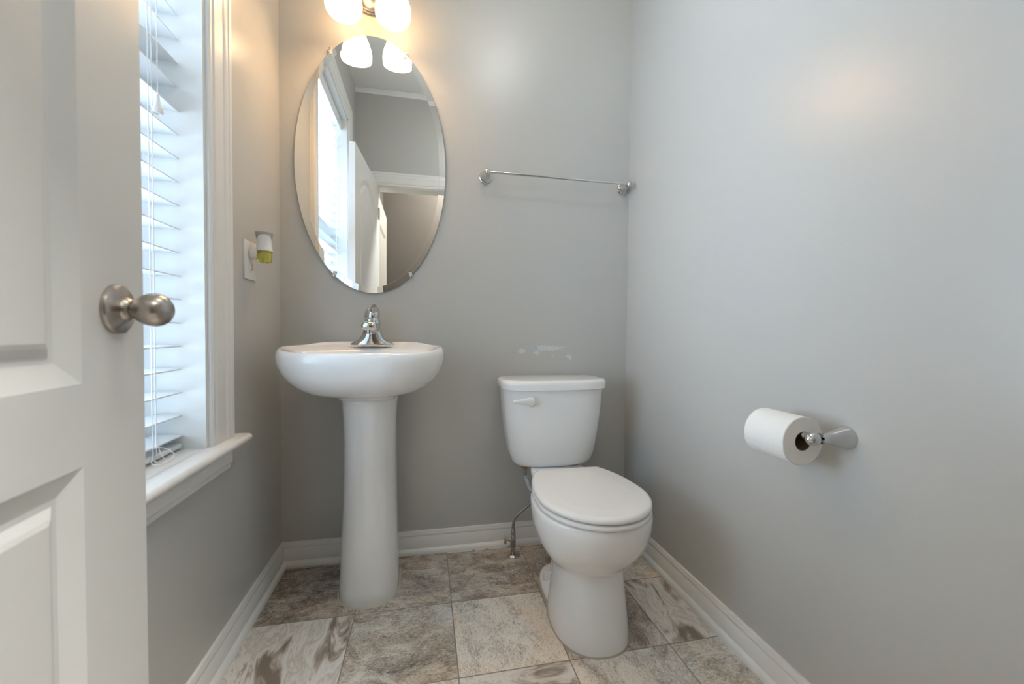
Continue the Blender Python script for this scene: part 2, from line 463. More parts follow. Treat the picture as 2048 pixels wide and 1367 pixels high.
for z0, z1 in ((STZ, 1.46), (1.46, WZ1 - 0.01)):
    bx(bm, SX0, SX1, WY0, WY0 + 0.05, z0, z1); bx(bm, SX0, SX1, WY1 - 0.05, WY1, z0, z1)
    bx(bm, SX0, SX1, WY0, WY1, z0, z0 + 0.05); bx(bm, SX0, SX1, WY0, WY1, z1 - 0.035, z1)
sash = link('sash', bm, M_TRIM, win, smooth=False)
for z0, z1 in ((STZ + 0.05, 1.425), (1.51, WZ1 - 0.045)):
    link('pane', box(SX0 + 0.018, SX0 + 0.022, WY0 + 0.05, WY1 - 0.05, z0, z1), M_GLASS, sash, smooth=False)

# blind
bl = thing('window_blind', (XL - 0.08, (WY0 + WY1) / 2, STZ), 'white horizontal slat blind with cords inside the window opening', 'blind')
BY0, BY1, BXF, SW = WY0 + 0.016, WY1 - 0.014, XL - 0.047, 0.0635
def slat_bm(z):
    bm = bmesh.new(); n = 6; tilt = math.radians(-2.0)
    topr, botr = [], []
    rings = []
    for y in (BY0, BY1):
        pr = []
        for i in range(n + 1):
            u = i / n; pr.append((BXF - SW * (1 - u), z + 0.0022 * (1 - (2 * u - 1) ** 2) + 0.0014 + (u - 0.5) * SW * math.tan(tilt)))
        for i in range(n, -1, -1):
            u = i / n; pr.append((BXF - SW * (1 - u), z + 0.0022 * (1 - (2 * u - 1) ** 2) - 0.0014 + (u - 0.5) * SW * math.tan(tilt)))
        rings.append([(x, y, zz) for x, zz in pr])
    return loft(rings, bm=bm)
first = link('slat', slat_bm(0.6395), M_BLIND, bl)
NS = 28
zs = [0.689 + 0.0561 * k for k in range(NS)]
for z in zs:
    c = first.copy(); COL.objects.link(c); c.parent = bl
    c.matrix_parent_inverse = first.matrix_parent_inverse.copy()
    c.location = (0, 0, z - 0.6395)
link('bottom_rail', box(BXF - SW, BXF, BY0, BY1, 0.6085, 0.6205, bevel=0.003), M_BLIND, bl)
link('head_rail', box(BXF - SW, BXF + 0.004, BY0 - 0.003, BY1 + 0.001, WZ1 - 0.062, WZ1 - 0.014, bevel=0.002), M_BLIND, bl)
link('valance', box(BXF + 0.005, BXF + 0.014, BY0 - 0.003, BY1 + 0.001, WZ1 - 0.085, WZ1 - 0.013, bevel=0.003), M_BLIND, bl)
for y in (1.040, 0.440):
    bm = bmesh.new()
    for dx, dy in ((0.002, -0.006), (0.002, 0.006), (-SW - 0.002, 0.0)):
        tube([(BXF + dx, y + dy, 0.612), (BXF + dx, y + dy, WZ1 - 0.06)], 0.0011, 6, bm)
    for z in [0.6395] + zs:
        tube([(BXF + 0.002, y, z - 0.0022), (BXF - SW - 0.002, y, z - 0.0022)], 0.0007, 5, bm)
    link('ladder_cord', bm, M_CORD, bl)
bm = bmesh.new()
tube([(BXF + 0.010, 1.052, 1.405), (BXF + 0.010, 1.052, WZ1 - 0.05)], 0.0010, 6, bm)
lc = link('lift_cord', bm, M_CORD, bl)
link('tassel', lathe([(0.0012, 0.040), (0.0032, 0.0395), (0.0042, 0.032), (0.0058, 0.022), (0.0088, 0.013), (0.0102, 0.0065), (0.0098, 0.002), (0.0075, 0.0), (0.0035, 0.0), (0.003, 0.004), (0.0, 0.004)],
     origin=(BXF + 0.010, 1.052, 1.364), n=20), M_PLAST, lc)
bm = bmesh.new()                                    # cord tails looped on the sill
tube([(BXF + 0.004, 1.046, 0.66), (BXF + 0.006, 1.050, 0.630), (BXF + 0.010, 1.052, 0.615), (BXF + 0.022, 1.045, 0.6062), (BXF + 0.022, 1.022, 0.6062), (BXF + 0.010, 1.016, 0.610), (BXF + 0.004, 1.030, 0.622)], 0.0011, 6, bm)
tube([(BXF + 0.004, 1.040, 0.640), (BXF + 0.014, 1.058, 0.632), (BXF + 0.026, 1.064, 0.617), (BXF + 0.024, 1.050, 0.6062), (BXF + 0.014, 1.034, 0.6062), (BXF + 0.004, 1.028, 0.616)], 0.0011, 6, bm)
link('cord_loop', bm, M_CORD, bl)

# ------------------------------------------------------------------ doorway casing and door leaf
tag(link('trim_2', casing([(DX0 + 0.012, 0), (DX0 + 0.012, DZ - 0.008), (DX1 - 0.012, DZ - 0.008), (DX1 - 0.012, 0)], [(-1, 0), (-1, 1), (1, 1), (1, 0)], lambda x, z, h: (x, YF + h, z)), M_TRIM, ang=25),
    'white moulded casing round the doorway, seen in the mirror', 'trim', kind='structure')
bm = bmesh.new()
bx(bm, DX0 - 0.001, DX0 + 0.018, YF - 0.122, YF + 0.004, 0, DZ); bx(bm, DX1 - 0.018, DX1 + 0.001, YF - 0.122, YF + 0.004, 0, DZ); bx(bm, DX0, DX1, YF - 0.122, YF + 0.004, DZ - 0.015, DZ + 0.002)
tag(link('trim_3', bm, M_TRIM, smooth=False), 'white door jamb lining the doorway', 'trim', kind='structure')

DW, DT, DH = 0.760, 0.035, 2.018
def door_bm(arch=True):
    """leaf in local axes: s from the latch edge (0) to the hinge (DW), z up, faces at d=0 (room side) and d=-DT"""
    bm = bmesh.new()
    s0, s1 = 0.130, DW - 0.130
    zl0, zl1, zu0, zu1 = 0.235, 0.731 - 0.012, 0.832 - 0.012, 1.800
    N = 14; rise = 0.105
    def arch_z(s): 
        t = (s - s0) / (s1 - s0) * 2 - 1
        return zu1 + (rise * (1 - t * t) if arch else 0)
    def outline(kind, ins):
        a, b = s0 + ins, s1 - ins
        if kind == 'low':
            return [(a, zl0 + ins), (b, zl0 + ins), (b, zl1 - ins), (a, zl1 - ins)]
        pts = [(a, zu0 + ins), (b, zu0 + ins)]
        for i in range(N + 1):
            s = b + (a - b) * i / N
            pts.append((s, arch_z(s0 + (s - a) / (b - a) * (s1 - s0)) - ins))
        return pts
    for side in (0, 1):
        def P(s, z, d):
            return (d if side == 0 else -DT - d, -s, z)   # local x is the outward normal, y towards the hinge is negative
        def q(*p): bm.faces.new([bm.verts.new(P(*v)) for v in p])
        q((0, 0, 0), (s0, 0, 0), (s0, DH, 0), (0, DH, 0)); q((s1, 0, 0), (DW, 0, 0), (DW, DH, 0), (s1, DH, 0))
        q((s0, 0, 0), (s1, 0, 0), (s1, zl0, 0), (s0, zl0, 0)); q((s0, zl1, 0), (s1, zl1, 0), (s1, zu0, 0), (s0, zu0, 0))
        for i in range(N):
            a = s0 + (s1 - s0) * i / N; b = s0 + (s1 - s0) * (i + 1) / N
            q((a, arch_z(a), 0), (b, arch_z(b), 0), (b, DH, 0), (a, DH, 0))
        prof = [(0, 0), (0.003, -0.0015), (0.010, -0.004), (0.020, -0.0085), (0.027, -0.0105), (0.034, -0.0105), (0.044, -0.0045), (0.050, -0.0025)]
        for kind in ('low', 'up'):
            rings = [[P(s, z, d) for s, z in outline(kind, ins)] for ins, d in prof]
            loft(rings, False, True, bm)
    for a, b in (((0, 0), (0, DH)), ((DW, 0), (DW, DH))):
        bm.faces.new([bm.verts.new((d, -s, z)) for d, (s, z) in ((0, a), (-DT, a), (-DT, b), (0, b))])
    for z in (0, DH):
        bm.faces.new([bm.verts.new((d, -s, z)) for d, s in ((0, 0), (0, DW), (-DT, DW), (-DT, 0))])
    bmesh.ops.remove_doubles(bm, verts=bm.verts[:], dist=1e-5)
    return bm

DANG = math.radians(4.0)
DE = Vector((-0.4146, 0.726, 0.012))                 # latch edge of the room-side face
door = thing('door_1', DE, 'white two-panel door standing open at the left with a nickel knob', 'door', kind='structure')
door.rotation_euler = (0, 0, DANG)
def dlink(name, bm, m, parent=None, ang=30):
    o = link(name, bm, m, None, ang=ang)
    o.parent = parent or door
    return o
dlink('leaf', door_bm(), M_DOOR, ang=12)
KZ = 0.925 - 0.012
knob = dlink('knob', lathe([(0.0, 0.0), (0.0112, 0.002), (0.0112, 0.0185), (0.0128, 0.0220), (0.0165, 0.0268), (0.0203, 0.0330), (0.0228, 0.0400), (0.0234, 0.0455), (0.0218, 0.0520), (0.0180, 0.0582), (0.0120, 0.0628), (0.006, 0.0650), (0.0, 0.0655)],
     'X', (0.0, -0.0640, KZ), 40), M_NICKEL)
dlink('rosette', lathe([(0.0335, 0.0), (0.0338, 0.003), (0.0325, 0.006), (0.029, 0.0085), (0.022, 0.0105), (0.0165, 0.013), (0.0145, 0.017), (0.0125, 0.019), (0.0, 0.019)], 'X', (0.0, -0.0640, KZ), 48), M_NICKEL, knob)
bm = bmesh.new(); bx(bm, -DT / 2 - 0.0125, -DT / 2 + 0.0125, -0.001, 0.0012, KZ - 0.028, KZ + 0.028); bx(bm, -DT / 2 - 0.007, -DT / 2 + 0.007, 0.001, 0.010, KZ - 0.008, KZ + 0.008, bevel=0.002)
dlink('latch', bm, M_NICKEL)
for z in (0.2, 1.0, 1.8):
    bm = lathe([(0.0, -0.045), (0.006, -0.045), (0.006, 0.045), (0.0, 0.045)], 'Z', (0.006, -DW - 0.004, z), 14)
    dlink('hinge', bm, M_NICKEL)

d2 = thing('door_2', (HX0 + 0.002, -0.25, 0.012), 'white panelled hall door glimpsed edge-on in the mirror beside the doorway', 'door', kind='structure')
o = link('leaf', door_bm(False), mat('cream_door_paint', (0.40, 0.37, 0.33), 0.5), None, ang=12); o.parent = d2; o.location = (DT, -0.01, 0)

# ------------------------------------------------------------------ pedestal sink
SCX, SCY = -0.196, 1.46
half = [(0.0, 1.700), (0.080, 1.700), (0.130, 1.699), (0.160, 1.672), (0.206, 1.612), (0.243, 1.548), (0.259, 1.490), (0.2625, 1.440), (0.254, 1.385), (0.226, 1.335), (0.176, 1.297), (0.105, 1.273), (0.045, 1.2655), (0.0, 1.2645)]
outl = [(x, y) for x, y in half] + [(-x, y) for x, y in reversed(half[1:-1])]
cur = catmull_closed([(x, y, 0) for x, y in outl], 10)
NA = 96
def ray_out(theta):
    d = Vector((math.cos(theta), math.sin(theta)))
    best = None
    n = len(cur)
    for i in range(n):
        a = Vector((cur[i].x, cur[i].y - SCY)); b = Vector((cur[(i + 1) % n].x, cur[(i + 1) % n].y - SCY))
        e = b - a; den = d.x * e.y - d.y * e.x
        if abs(den) < 1e-9: continue
        t = (a.x * e.y - a.y * e.x) / den; s = (a.x * d.y - a.y * d.x) / den
        if t > 0 and -1e-6 <= s <= 1 + 1e-6: best = max(best or 0, t)
    return best
angs = [2 * math.pi * i / NA for i in range(NA)]
rad = [ray_out(t) for t in angs]
def sm(a, b, x):
    t = min(max((x - a) / (b - a), 0), 1); return t * t * (3 - 2 * t)
def s_ring(k, z, back=None, deck=0.0):
    """outline shrunk by k; the back half shrinks by `back` instead"""
    out = []
    for t, r in zip(angs, rad):
        x, y = math.cos(t) * r, math.sin(t) * r
        ky = (back if (back is not None and y > 0) else k)
        yy = SCY + y * ky
        out.append(Vector((SCX + x * k, yy, z + deck * (0.62 * sm(1.28, 1.48, yy) + 0.38 * sm(1.55, 1.68, yy)))))
    return out
def b_ring(hx, hyf, hyb, z, cy=SCY - 0.02):
    out = []
    for t in angs:
        c, s = math.cos(t), math.sin(t)
        out.append(Vector((SCX + c * hx, cy + s * (hyf if s < 0 else hyb), z)))
    return out
RZ = 0.832
def low_ring(k, z, back, dx=0.0):
    return [v + Vector((dx, 0, 0)) for v in s_ring(k, z, back)]
rings = [low_ring(0.335, 0.6705, 0.55, .010), low_ring(0.352, 0.676, 0.60, .010), low_ring(0.385, 0.6815, 0.66, .008), low_ring(0.45, 0.6855, 0.74, .005), low_ring(0.56, 0.6905, 0.82, .002), s_ring(0.68, 0.701, 0.90), s_ring(0.79, 0.719, 0.95), s_ring(0.88, 0.742, 0.985), s_ring(0.940, 0.765, 1.0),
         s_ring(0.975, 0.787, 1.0), s_ring(0.990, 0.802, 1.0, 0.008), s_ring(0.993, 0.810, 1.0, 0.014), s_ring(0.990, 0.8175, 0.999, 0.019), s_ring(0.981, 0.8240, 0.996, 0.022), s_ring(0.966, 0.8290, 0.991, 0.024), s_ring(0.948, RZ - 0.0004, 0.984, 0.023), s_ring(0.925, RZ + 0.0000, 0.970, 0.017), s_ring(0.900, RZ - 0.0002, 0.945, 0.0115)]
rings += [b_ring(0.217, 0.163, 0.120, RZ - 0.0025), b_ring(0.209, 0.155, 0.113, RZ - 0.007), b_ring(0.200, 0.147, 0.107, RZ - 0.018), b_ring(0.185, 0.134, 0.098, RZ - 0.045),
          b_ring(0.155, 0.112, 0.083, RZ - 0.082), b_ring(0.11, 0.08, 0.06, RZ - 0.112), b_ring(0.05, 0.04, 0.034, RZ - 0.126), b_ring(0.021, 0.021, 0.021, RZ - 0.128)]
sink = thing('pedestal_sink', (SCX, 1.50, 0), 'white porcelain pedestal sink under the oval mirror', 'sink')
basin = link('basin', loft(rings), M_PORC, sink, ang=60)
link('drain', lathe([(0.0, -0.002), (0.010, -0.002), (0.013, 0.001), (0.022, 0.0015), (0.023, 0.0), (0.023, -0.003), (0.0, -0.003)], origin=(SCX, SCY - 0.02, RZ - 0.1275), n=28), M_CHROME, sink)
PCX = -0.186
def ped_ring(z, hw, yf, yb):
    cy = yf + 0.115
    return superring(PCX, cy, hw, cy - yf, yb - cy, z, 64, 2.25, 4.0)
prs = [(0.0, .0985, 1.391, 1.660), (0.004, .0995, 1.389, 1.661), (0.04, .0985, 1.391, 1.66), (0.10, .096, 1.396, 1.66), (0.20, .0925, 1.402, 1.66), (0.31, .0890, 1.408, 1.66), (0.43, .0865, 1.411, 1.66),
       (0.52, .0860, 1.412, 1.66), (0.60, .0880, 1.410, 1.66), (0.655, .0915, 1.406, 1.66), (0.668, .0922, 1.405, 1.66), (0.672, .0905, 1.407, 1.658)]
link('pedestal', loft([ped_ring(*r) for r in prs]), M_PORC, sink, ang=60)
link('caulk', loft([ped_ring(0.0, .1035, 1.385, 1.665), ped_ring(0.003, .1015, 1.387, 1.664)]), mat('pale_caulk', (0.55, 0.50, 0.40), 0.7), sink, ang=60)

# faucet
FX, FY, FZ = -0.190, 1.605, RZ + 0.0115
fau = thing('sink_faucet', (FX, FY, FZ), 'small chrome single-lever faucet on the back ledge of the pedestal sink', 'faucet')
def f_ring(hx, hy, z, dy=0, p=2.4): return superring(FX, FY + dy, hx, hy, hy, FZ + z, 48, p)
link('base', loft([f_ring(.0745, .0270, 0), f_ring(.0755, .0280, .003), f_ring(.073, .0268, .008), f_ring(.064, .0262, .0135), f_ring(.052, .0262, .019), f_ring(.0435, .0262, .027), f_ring(.0370, .0260, .038), f_ring(.0325, .0255, .053), f_ring(.0300, .0250, .070),
                   f_ring(.0285, .0245, .086), f_ring(.0278, .0243, .094), f_ring(.0240, .022, .0975)]), M_CHROME, fau, ang=40)
bm = bmesh.new()
sp_r = []
for (dy, z, w, h) in ((-0.008, .063, .0285, .026), (-0.032, .067, .0285, .0230), (-0.055, .0695, .0280, .0195), (-0.073, .0700, .0268, .0170), (-0.083, .0698, .0245, .0142), (-0.087, .0695, .018, .0105)):
    ring = []
    for i in range(32):
        t = 2 * math.pi * i / 32
        c, s = math.cos(t), math.sin(t)
        ring.append((FX - 0.002 + math.copysign(abs(c) ** .75, c) * w, FY + dy, FZ + z + math.copysign(abs(s) ** .75, s) * h))
    sp_r.append(ring)
sp = link('spout', loft(sp_r, bm=bm), M_CHROME, fau, ang=50)
link('aerator', lathe([(0.0, -0.011), (0.0105, -0.011), (0.0125, -0.009), (0.0128, 0.008), (0.0, 0.008)], origin=(FX - 0.002, FY - 0.070, FZ + 0.053), n=24), M_CHROME, sp)
hd = loft([superring(FX, FY - 0.002, .0255, .0240, .024, FZ + .0985, 40), superring(FX, FY - 0.002, .0268, .0255, .025, FZ + .1020, 40), superring(FX, FY - 0.001, .0268, .0255, .025, FZ + .112, 40),
           superring(FX + .001, FY + .000, .0262, .0240, .0245, FZ + .122, 40), superring(FX + .002, FY + .002, .0240, .0215, .0235, FZ + .130, 40), superring(FX + .003, FY + .004, .0195, .017, .019, FZ + .1365, 40), superring(FX + .003, FY + .005, .011, .009, .010, FZ + .140, 40)])
hb = link('handle', hd, M_CHROME, fau, ang=50)
bm = tube([(FX + .004, FY - .004, FZ + .124), (FX + .008, FY - .024, FZ + .1335), (FX + .012, FY - .044, FZ + .1405), (FX + .013, FY - .054, FZ + .142)], [.017, .0125, .0095, .0065], 18)
link('lever', bm, M_CHROME, hb, ang=50)
link('lift_rod', lathe([(0, 0), (.0022, 0), (.0022, .045), (.0055, .047), (.006, .052), (.0045, .056), (0, .0565)], origin=(FX + .001, FY + .034, FZ + .002), n=16), M_CHROME, fau)

# ------------------------------------------------------------------ oval mirror
MCX, MCZ, MA, MB = -0.2000, 1.5335, 0.2785, 0.4905
mir = thing('oval_mirror', (MCX, YB, MCZ), 'frameless oval mirror hanging over the white pedestal sink', 'mirror')
def m_ring(ins, y, n=128):
    return [(MCX + (MA - ins) * math.cos(2 * math.pi * i / n), y, MCZ + (MB - ins) * math.sin(2 * math.pi * i / n)) for i in range(n)]
YM = YB - 0.0090
bm = loft([m_ring(0.0, YM + 0.0007), m_ring(0.0235, YM + 0.0001), m_ring(0.0238, YM)], False, True)
for f in bm.faces:
    f.smooth = False
link('glass', bm, M_MIRROR, mir, smooth=False)
bm = loft([m_ring(0.0, YM + 0.0007), m_ring(-0.0002, YM + 0.0009), m_ring(-0.0002, YM + 0.0056), m_ring(0.0, YM + 0.0060)], False, True)
link('edge', bm, M_MEDGE, mir, ang=30)
for cx, cz in ((-0.352, 1.9500), (-0.0745, 1.9705), (-0.3395, 1.1080), (-0.0535, 1.1145)):
    d = Vector((MCX - cx, 0, MCZ - cz)).normalized(); pq = Vector((-d.z, 0, d.x))
    bm = bmesh.new()
    c0 = Vector((cx, 0, cz))
    prof = [(-0.008, YB), (-0.008, YM - 0.0035), (0.014, YM - 0.0035), (0.0155, YM - 0.0015), (0.0155, YM - 0.0004), (0.001, YM - 0.0004), (0.001, YB)]
    loft([[tuple(c0 + d * a + pq * s + Vector((0, y, 0))) for a, y in prof] for s in (-0.006, 0.006)], bm=bm)
    cl = link('clip', bm, M_CLEAR, mir, smooth=False)
    link('screw', lathe([(0.0, -0.003), (0.0035, -0.0025), (0.0042, 0.0), (0.0, 0.0)], 'Y', (cx - d.x * 0.003, YM - 0.0035, cz - d.z * 0.003), 16), M_CHROME, cl)

# ------------------------------------------------------------------ vanity light
LCX, LCZ = -0.198, 2.185
van = thing('vanity_light', (LCX, YB, LCZ), 'two-light brushed nickel wall lamp with glowing frosted bell shades', 'wall lamp')
link('backplate', lathe([(0.0, -0.040), (0.020, -0.0395), (0.040, -0.036), (0.055, -0.029), (0.064, -0.020), (0.068, -0.015), (0.074, -0.0135), (0.076, -0.010), (0.081, -0.009), (0.084, -0.005), (0.084, 0.0), (0.0, 0.0)], 'Y', (LCX, YB, LCZ), 56), M_NICKEL, van)
bell = [(0.0545, 0.004), (0.0560, 0.001), (0.0585, 0.002), (0.0605, 0.009), (0.0615, 0.018), (0.0618, 0.030), (0.0600, 0.044), (0.0550, 0.061), (0.0480, 0.080), (0.0405, 0.102), (0.0345, 0.122), (0.0310, 0.140), (0.0, 0.141),
        (0.0, 0.137), (0.0270, 0.136), (0.0305, 0.120), (0.0365, 0.100), (0.0440, 0.079), (0.0510, 0.060), (0.0560, 0.044), (0.0580, 0.030), (0.0570, 0.014), (0.0545, 0.004)]
def lathe_open(profile, origin, n, rot):
    rings = []
    for r, h in profile:
        rings.append([rot @ Vector((math.cos(2 * math.pi * i / n) * max(r, 1e-5), math.sin(2 * math.pi * i / n) * max(r, 1e-5), h)) + Vector(origin) for i in range(n)])
    bm = loft(rings, False, False)
    bmesh.ops.remove_doubles(bm, verts=bm.verts[:], dist=2e-5)
    return bm
for sx in (-0.2795, -0.1140):
    tilt = Matrix.Rotation(math.radians(-10), 3, 'X')
    base = Vector((sx, YB - 0.150, 2.004))
    top = base + tilt @ Vector((0, 0, 0.141))
    arm = tube([(LCX + (0.03 if sx > LCX else -0.03), YB - 0.025, LCZ + 0.01), (LCX + (sx - LCX) * 0.75, YB - 0.095, LCZ + 0.035), (top.x, top.y + 0.02, top.z + 0.055), tuple(top + Vector((0, 0, 0.03)))], 0.007, 14)
    a = link('arm', arm, M_NICKEL, van)
    link('socket_cup', lathe([(0.0, -0.004), (0.034, -0.004), (0.035, 0.004), (0.030, 0.016), (0.018, 0.028), (0.010, 0.036), (0.0, 0.037)], origin=top, n=32, rot=tilt), M_NICKEL, a)
    sh = link('lamp_shade', lathe_open(bell, base, 48, tilt), M_SHADE, van)
    link('bulb', lathe([(0.0, 0.014), (0.012, 0.016), (0.021, 0.022), (0.0265, 0.032), (0.0280, 0.043), (0.0255, 0.056), (0.0200, 0.070), (0.0150, 0.085), (0.0135, 0.100), (0.0, 0.101)], origin=base, n=28, rot=tilt), M_BULB, sh)

# ------------------------------------------------------------------ towel bar
tb = thing('towel_bar', (0.545, YB, 1.526), 'slim chrome towel bar on the back wall right of the mirror', 'towel bar')
TX0, TX1, TZ, TYA = 0.2400, 0.8480, 1.5270, YB - 0.0655
link('bar', lathe([(0.0, 0.0), (0.0048, 0.0), (0.0048, TX1 - TX0), (0.0, TX1 - TX0)], 'X', (TX0, TYA, TZ), 20), M_CHROME, tb)
for x in (TX0, TX1):
    bm = lathe([(0.0, 0.0), (0.0255, 0.0), (0.0262, -0.003), (0.0250, -0.006), (0.0225, -0.0075), (0.0225, -0.0095), (0.0200, -0.013), (0.0150, -0.021), (0.0110, -0.031), (0.0088, -0.042), (0.0080, -0.052), (0.0, -0.052)], 'Y', (x, YB, TZ), 36)
    p = link('post', bm, M_CHROME, tb)
    link('finial', lathe([(0.0, -0.0135), (0.0055, -0.0122), (0.0098, -0.0085), (0.0118, -0.003), (0.0118, 0.003), (0.0098, 0.0085), (0.0055, 0.0122), (0.0, 0.0135)], 'Z', (x, TYA, TZ), 28), M_CHROME, p)

# ------------------------------------------------------------------ outlet and air freshener
OY0, OY1, OZ0, OZ1 = 1.3810, 1.4680, 1.0510, 1.1690
OYC, OZC = (OY0 + OY1) / 2, (OZ0 + OZ1) / 2
ol = thing('wall_outlet', (XL, OYC, OZC), 'white two-socket outlet plate on the left wall beside the mirror', 'outlet')
link('plate', box(XL - 0.001, XL + 0.006, OY0, OY1, OZ0, OZ1, bevel=0.003), M_PLAST, ol)
for dz in (0.0205, -0.0205):
    bm = bmesh.new()
    ring = lambda x, k: [(x, OYC + math.copysign(min(abs(math.cos(t)) * 0.0175 * k, 0.0155 * k), math.cos(t)), OZC + dz + math.sin(t) * 0.0145 * k) for t in [2 * math.pi * i / 28 for i in range(28)]]
    r = link('receptacle', loft([ring(XL + 0.005, 1), ring(XL + 0.008, 1), ring(XL + 0.0085, 0.95)], bm=bm), M_PLAST, ol)
    bm = bmesh.new()
    for dy in (-0.0063, 0.0063): bx(bm, XL + 0.0080, XL + 0.0088, OYC + dy - 0.0011, OYC + dy + 0.0011, OZC + dz + 0.000, OZC + dz + 0.008)
    bx(bm, XL + 0.0080, XL + 0.0088, OYC - 0.0022, OYC + 0.0022, OZC + dz - 0.0085, OZC + dz - 0.004)
    link('slots', bm, M_DARK, r, smooth=False)

AX, AY = XL + 0.046, OYC - 0.006
af = thing('air_freshener', (AX, AY, 1.10), 'white plug-in air freshener with yellow oil bottle in the left wall outlet', 'air freshener')
def a_ring(hx, hy, z, dx=0.0, p=2.6): return superring(AX + dx, AY, hx, hy, hy, z, 36, p)
link('body', loft([a_ring(.0215, .0235, 1.1390), a_ring(.0215, .0235, 1.1420), a_ring(.0195, .0212, 1.1500), a_ring(.0185, .0200, 1.1600), a_ring(.0190, .0205, 1.1700), a_ring(.0208, .0228, 1.1820), a_ring(.0232, .0255, 1.1945), a_ring(.0210, .0230, 1.1943)]), M_PLAST, af, ang=40)
bm = bmesh.new()                                    # grey insert on the front of the flared top
NI = 24
rr = []
for k in range(8):
    f = k / 7
    row = []
    for i in range(NI + 1):
        th = math.radians(-68 - 95 + 190 * i / NI)      # the side facing the room
        dip = abs((i / NI) * 2 - 1)
        zlo = 1.1875 - 0.0165 * min(dip * 1.25, 1.0) ** 2
        z = zlo + (1.1946 - zlo) * f
        k2 = min(max((z - 1.166) / 0.0285, 0), 1)
        hx, hy = .0188 + .0050 * k2 ** 1.4 + 0.0006, .0203 + .0058 * k2 ** 1.4 + 0.0006
        row.append((AX + math.copysign(abs(math.cos(th)) ** 0.77, math.cos(th)) * hx, AY + math.copysign(abs(math.sin(th)) ** 0.77, math.sin(th)) * hy, z))
    rr.append(row)
loft(rr, False, False, bm, closed=False)
ins = link('vent_insert', bm, M_GREYPL, af)
link('plug', lathe([(0.0, 0.0), (0.0165, 0.0), (0.0185, 0.003), (0.0185, 0.013), (0.016, 0.022), (0.013, 0.036), (0.0, 0.036)], 'X', (XL + 0.009, AY, 1.1310), 32), M_PLAST, af)
link('oil_bottle', loft([a_ring(.0120, .0135, 1.1040), a_ring(.0165, .0185, 1.1055), a_ring(.0190, .0210, 1.1100), a_ring(.0195, .0215, 1.1200), a_ring(.0195, .0215, 1.1380), a_ring(.018, .020, 1.1392)]), M_OIL, af, ang=40)
link('wick', lathe([(0, 0), (.0045, 0), (.0045, .03), (0, .03)], origin=(AX, AY, 1.108), n=16), M_OILCORE, af)

# ------------------------------------------------------------------ toilet
TCX = 0.4960
toi = thing('toilet', (TCX, 1.35, 0), 'white two-piece toilet with closed lid in the right corner', 'toilet')
def t_ring(z, hw, yf, yb, yc=1.175, p=2.1, pb=2.3): return superring(TCX, yc, hw, yc - yf, yb - yc, z, 72, p, pb)
bm = bmesh.new()
tr = [(0.000, .1130, 1.046, 1.370, 1.19), (0.006, .1135, 1.045, 1.370, 1.19), (0.030, .1120, 1.048, 1.365, 1.19), (0.080, .1075, 1.056, 1.355, 1.19), (0.130, .1030, 1.066, 1.345, 1.19), (0.175, .1010, 1.080, 1.340, 1.19), (0.195, .1015, 1.087, 1.340, 1.185),
      (0.205, .1060, 1.083, 1.345, 1.182), (0.225, .1250, 1.062, 1.365, 1.18), (0.250, .1440, 1.036, 1.390, 1.175), (0.280, .1590, 1.013, 1.410, 1.175), (0.310, .1680, 0.999, 1.420, 1.175), (0.340, .1725, 0.990, 1.420, 1.175), (0.362, .1735, 0.987, 1.420, 1.175),
      (0.374, .1725, 0.988, 1.420, 1.175), (0.380, .1690, 0.992, 1.417, 1.175)]
loft([t_ring(z, hw, yf, yb, yc, 2.25 if z < .2 else 2.1) for z, hw, yf, yb, yc in tr], bm=bm)
# deck that carries the tank, trapway and foot flange
loft([superring(TCX, 1.45, .070, .10, .10, .290, 48, 3.0, 2.5), superring(TCX, 1.45, .098, .11, .14, .335, 48, 3.2, 2.5), superring(TCX, 1.45, .107, .115, .155, .365, 48, 3.2, 2.5), superring(TCX, 1.45, .106, .115, .155, .378, 48, 3.2, 2.5), superring(TCX, 1.45, .102, .11, .150, .382, 48, 3.2, 2.5)], bm=bm)
loft([superring(TCX, 1.36, .060, .10, .10, 0.0, 40, 2.6), superring(TCX, 1.36, .050, .10, .10, .10, 40, 2.6), superring(TCX, 1.38, .048, .10, .10, .22, 40, 2.6), superring(TCX, 1.42, .060, .10, .10, .33, 40, 2.6)], bm=bm)
loft([superring(TCX, 1.34, .0950, .18, .160, 0.0, 64, 2.6), superring(TCX, 1.34, .0955, .18, .160, .010, 64, 2.6), superring(TCX, 1.34, .0930, .179, .158, .018, 64, 2.6), superring(TCX, 1.34, .0870, .175, .152, .0235, 64, 2.6), superring(TCX, 1.34, .0760, .160, .140, .027, 64, 2.6), superring(TCX, 1.34, .058, .150, .120, .036, 64, 2.6)], bm=bm)
link('bowl', bm, M_PORC, toi, ang=60)
bm = loft([t_ring(0.0, .1165, 1.0420, 1.3735, 1.19, 2.25), t_ring(0.0030, .1145, 1.0440, 1.3715, 1.19, 2.25)])
loft([superring(TCX, 1.34, .0995, .184, .1645, 0.0, 64, 2.6), superring(TCX, 1.34, .0975, .182, .1625, .0035, 64, 2.6)], bm=bm)
link('caulk', bm, M_CAULK, toi, ang=60)
for sx in (-1, 1):
    link('bolt_cap', lathe([(0.0, 0.0), (0.0175, 0.0), (0.0180, 0.004), (0.0170, 0.018), (0.0150, 0.026), (0.009, 0.0305), (0.0, 0.032)], origin=(TCX + sx * 0.067, 1.390, 0.023), n=28), M_SEAT, toi)
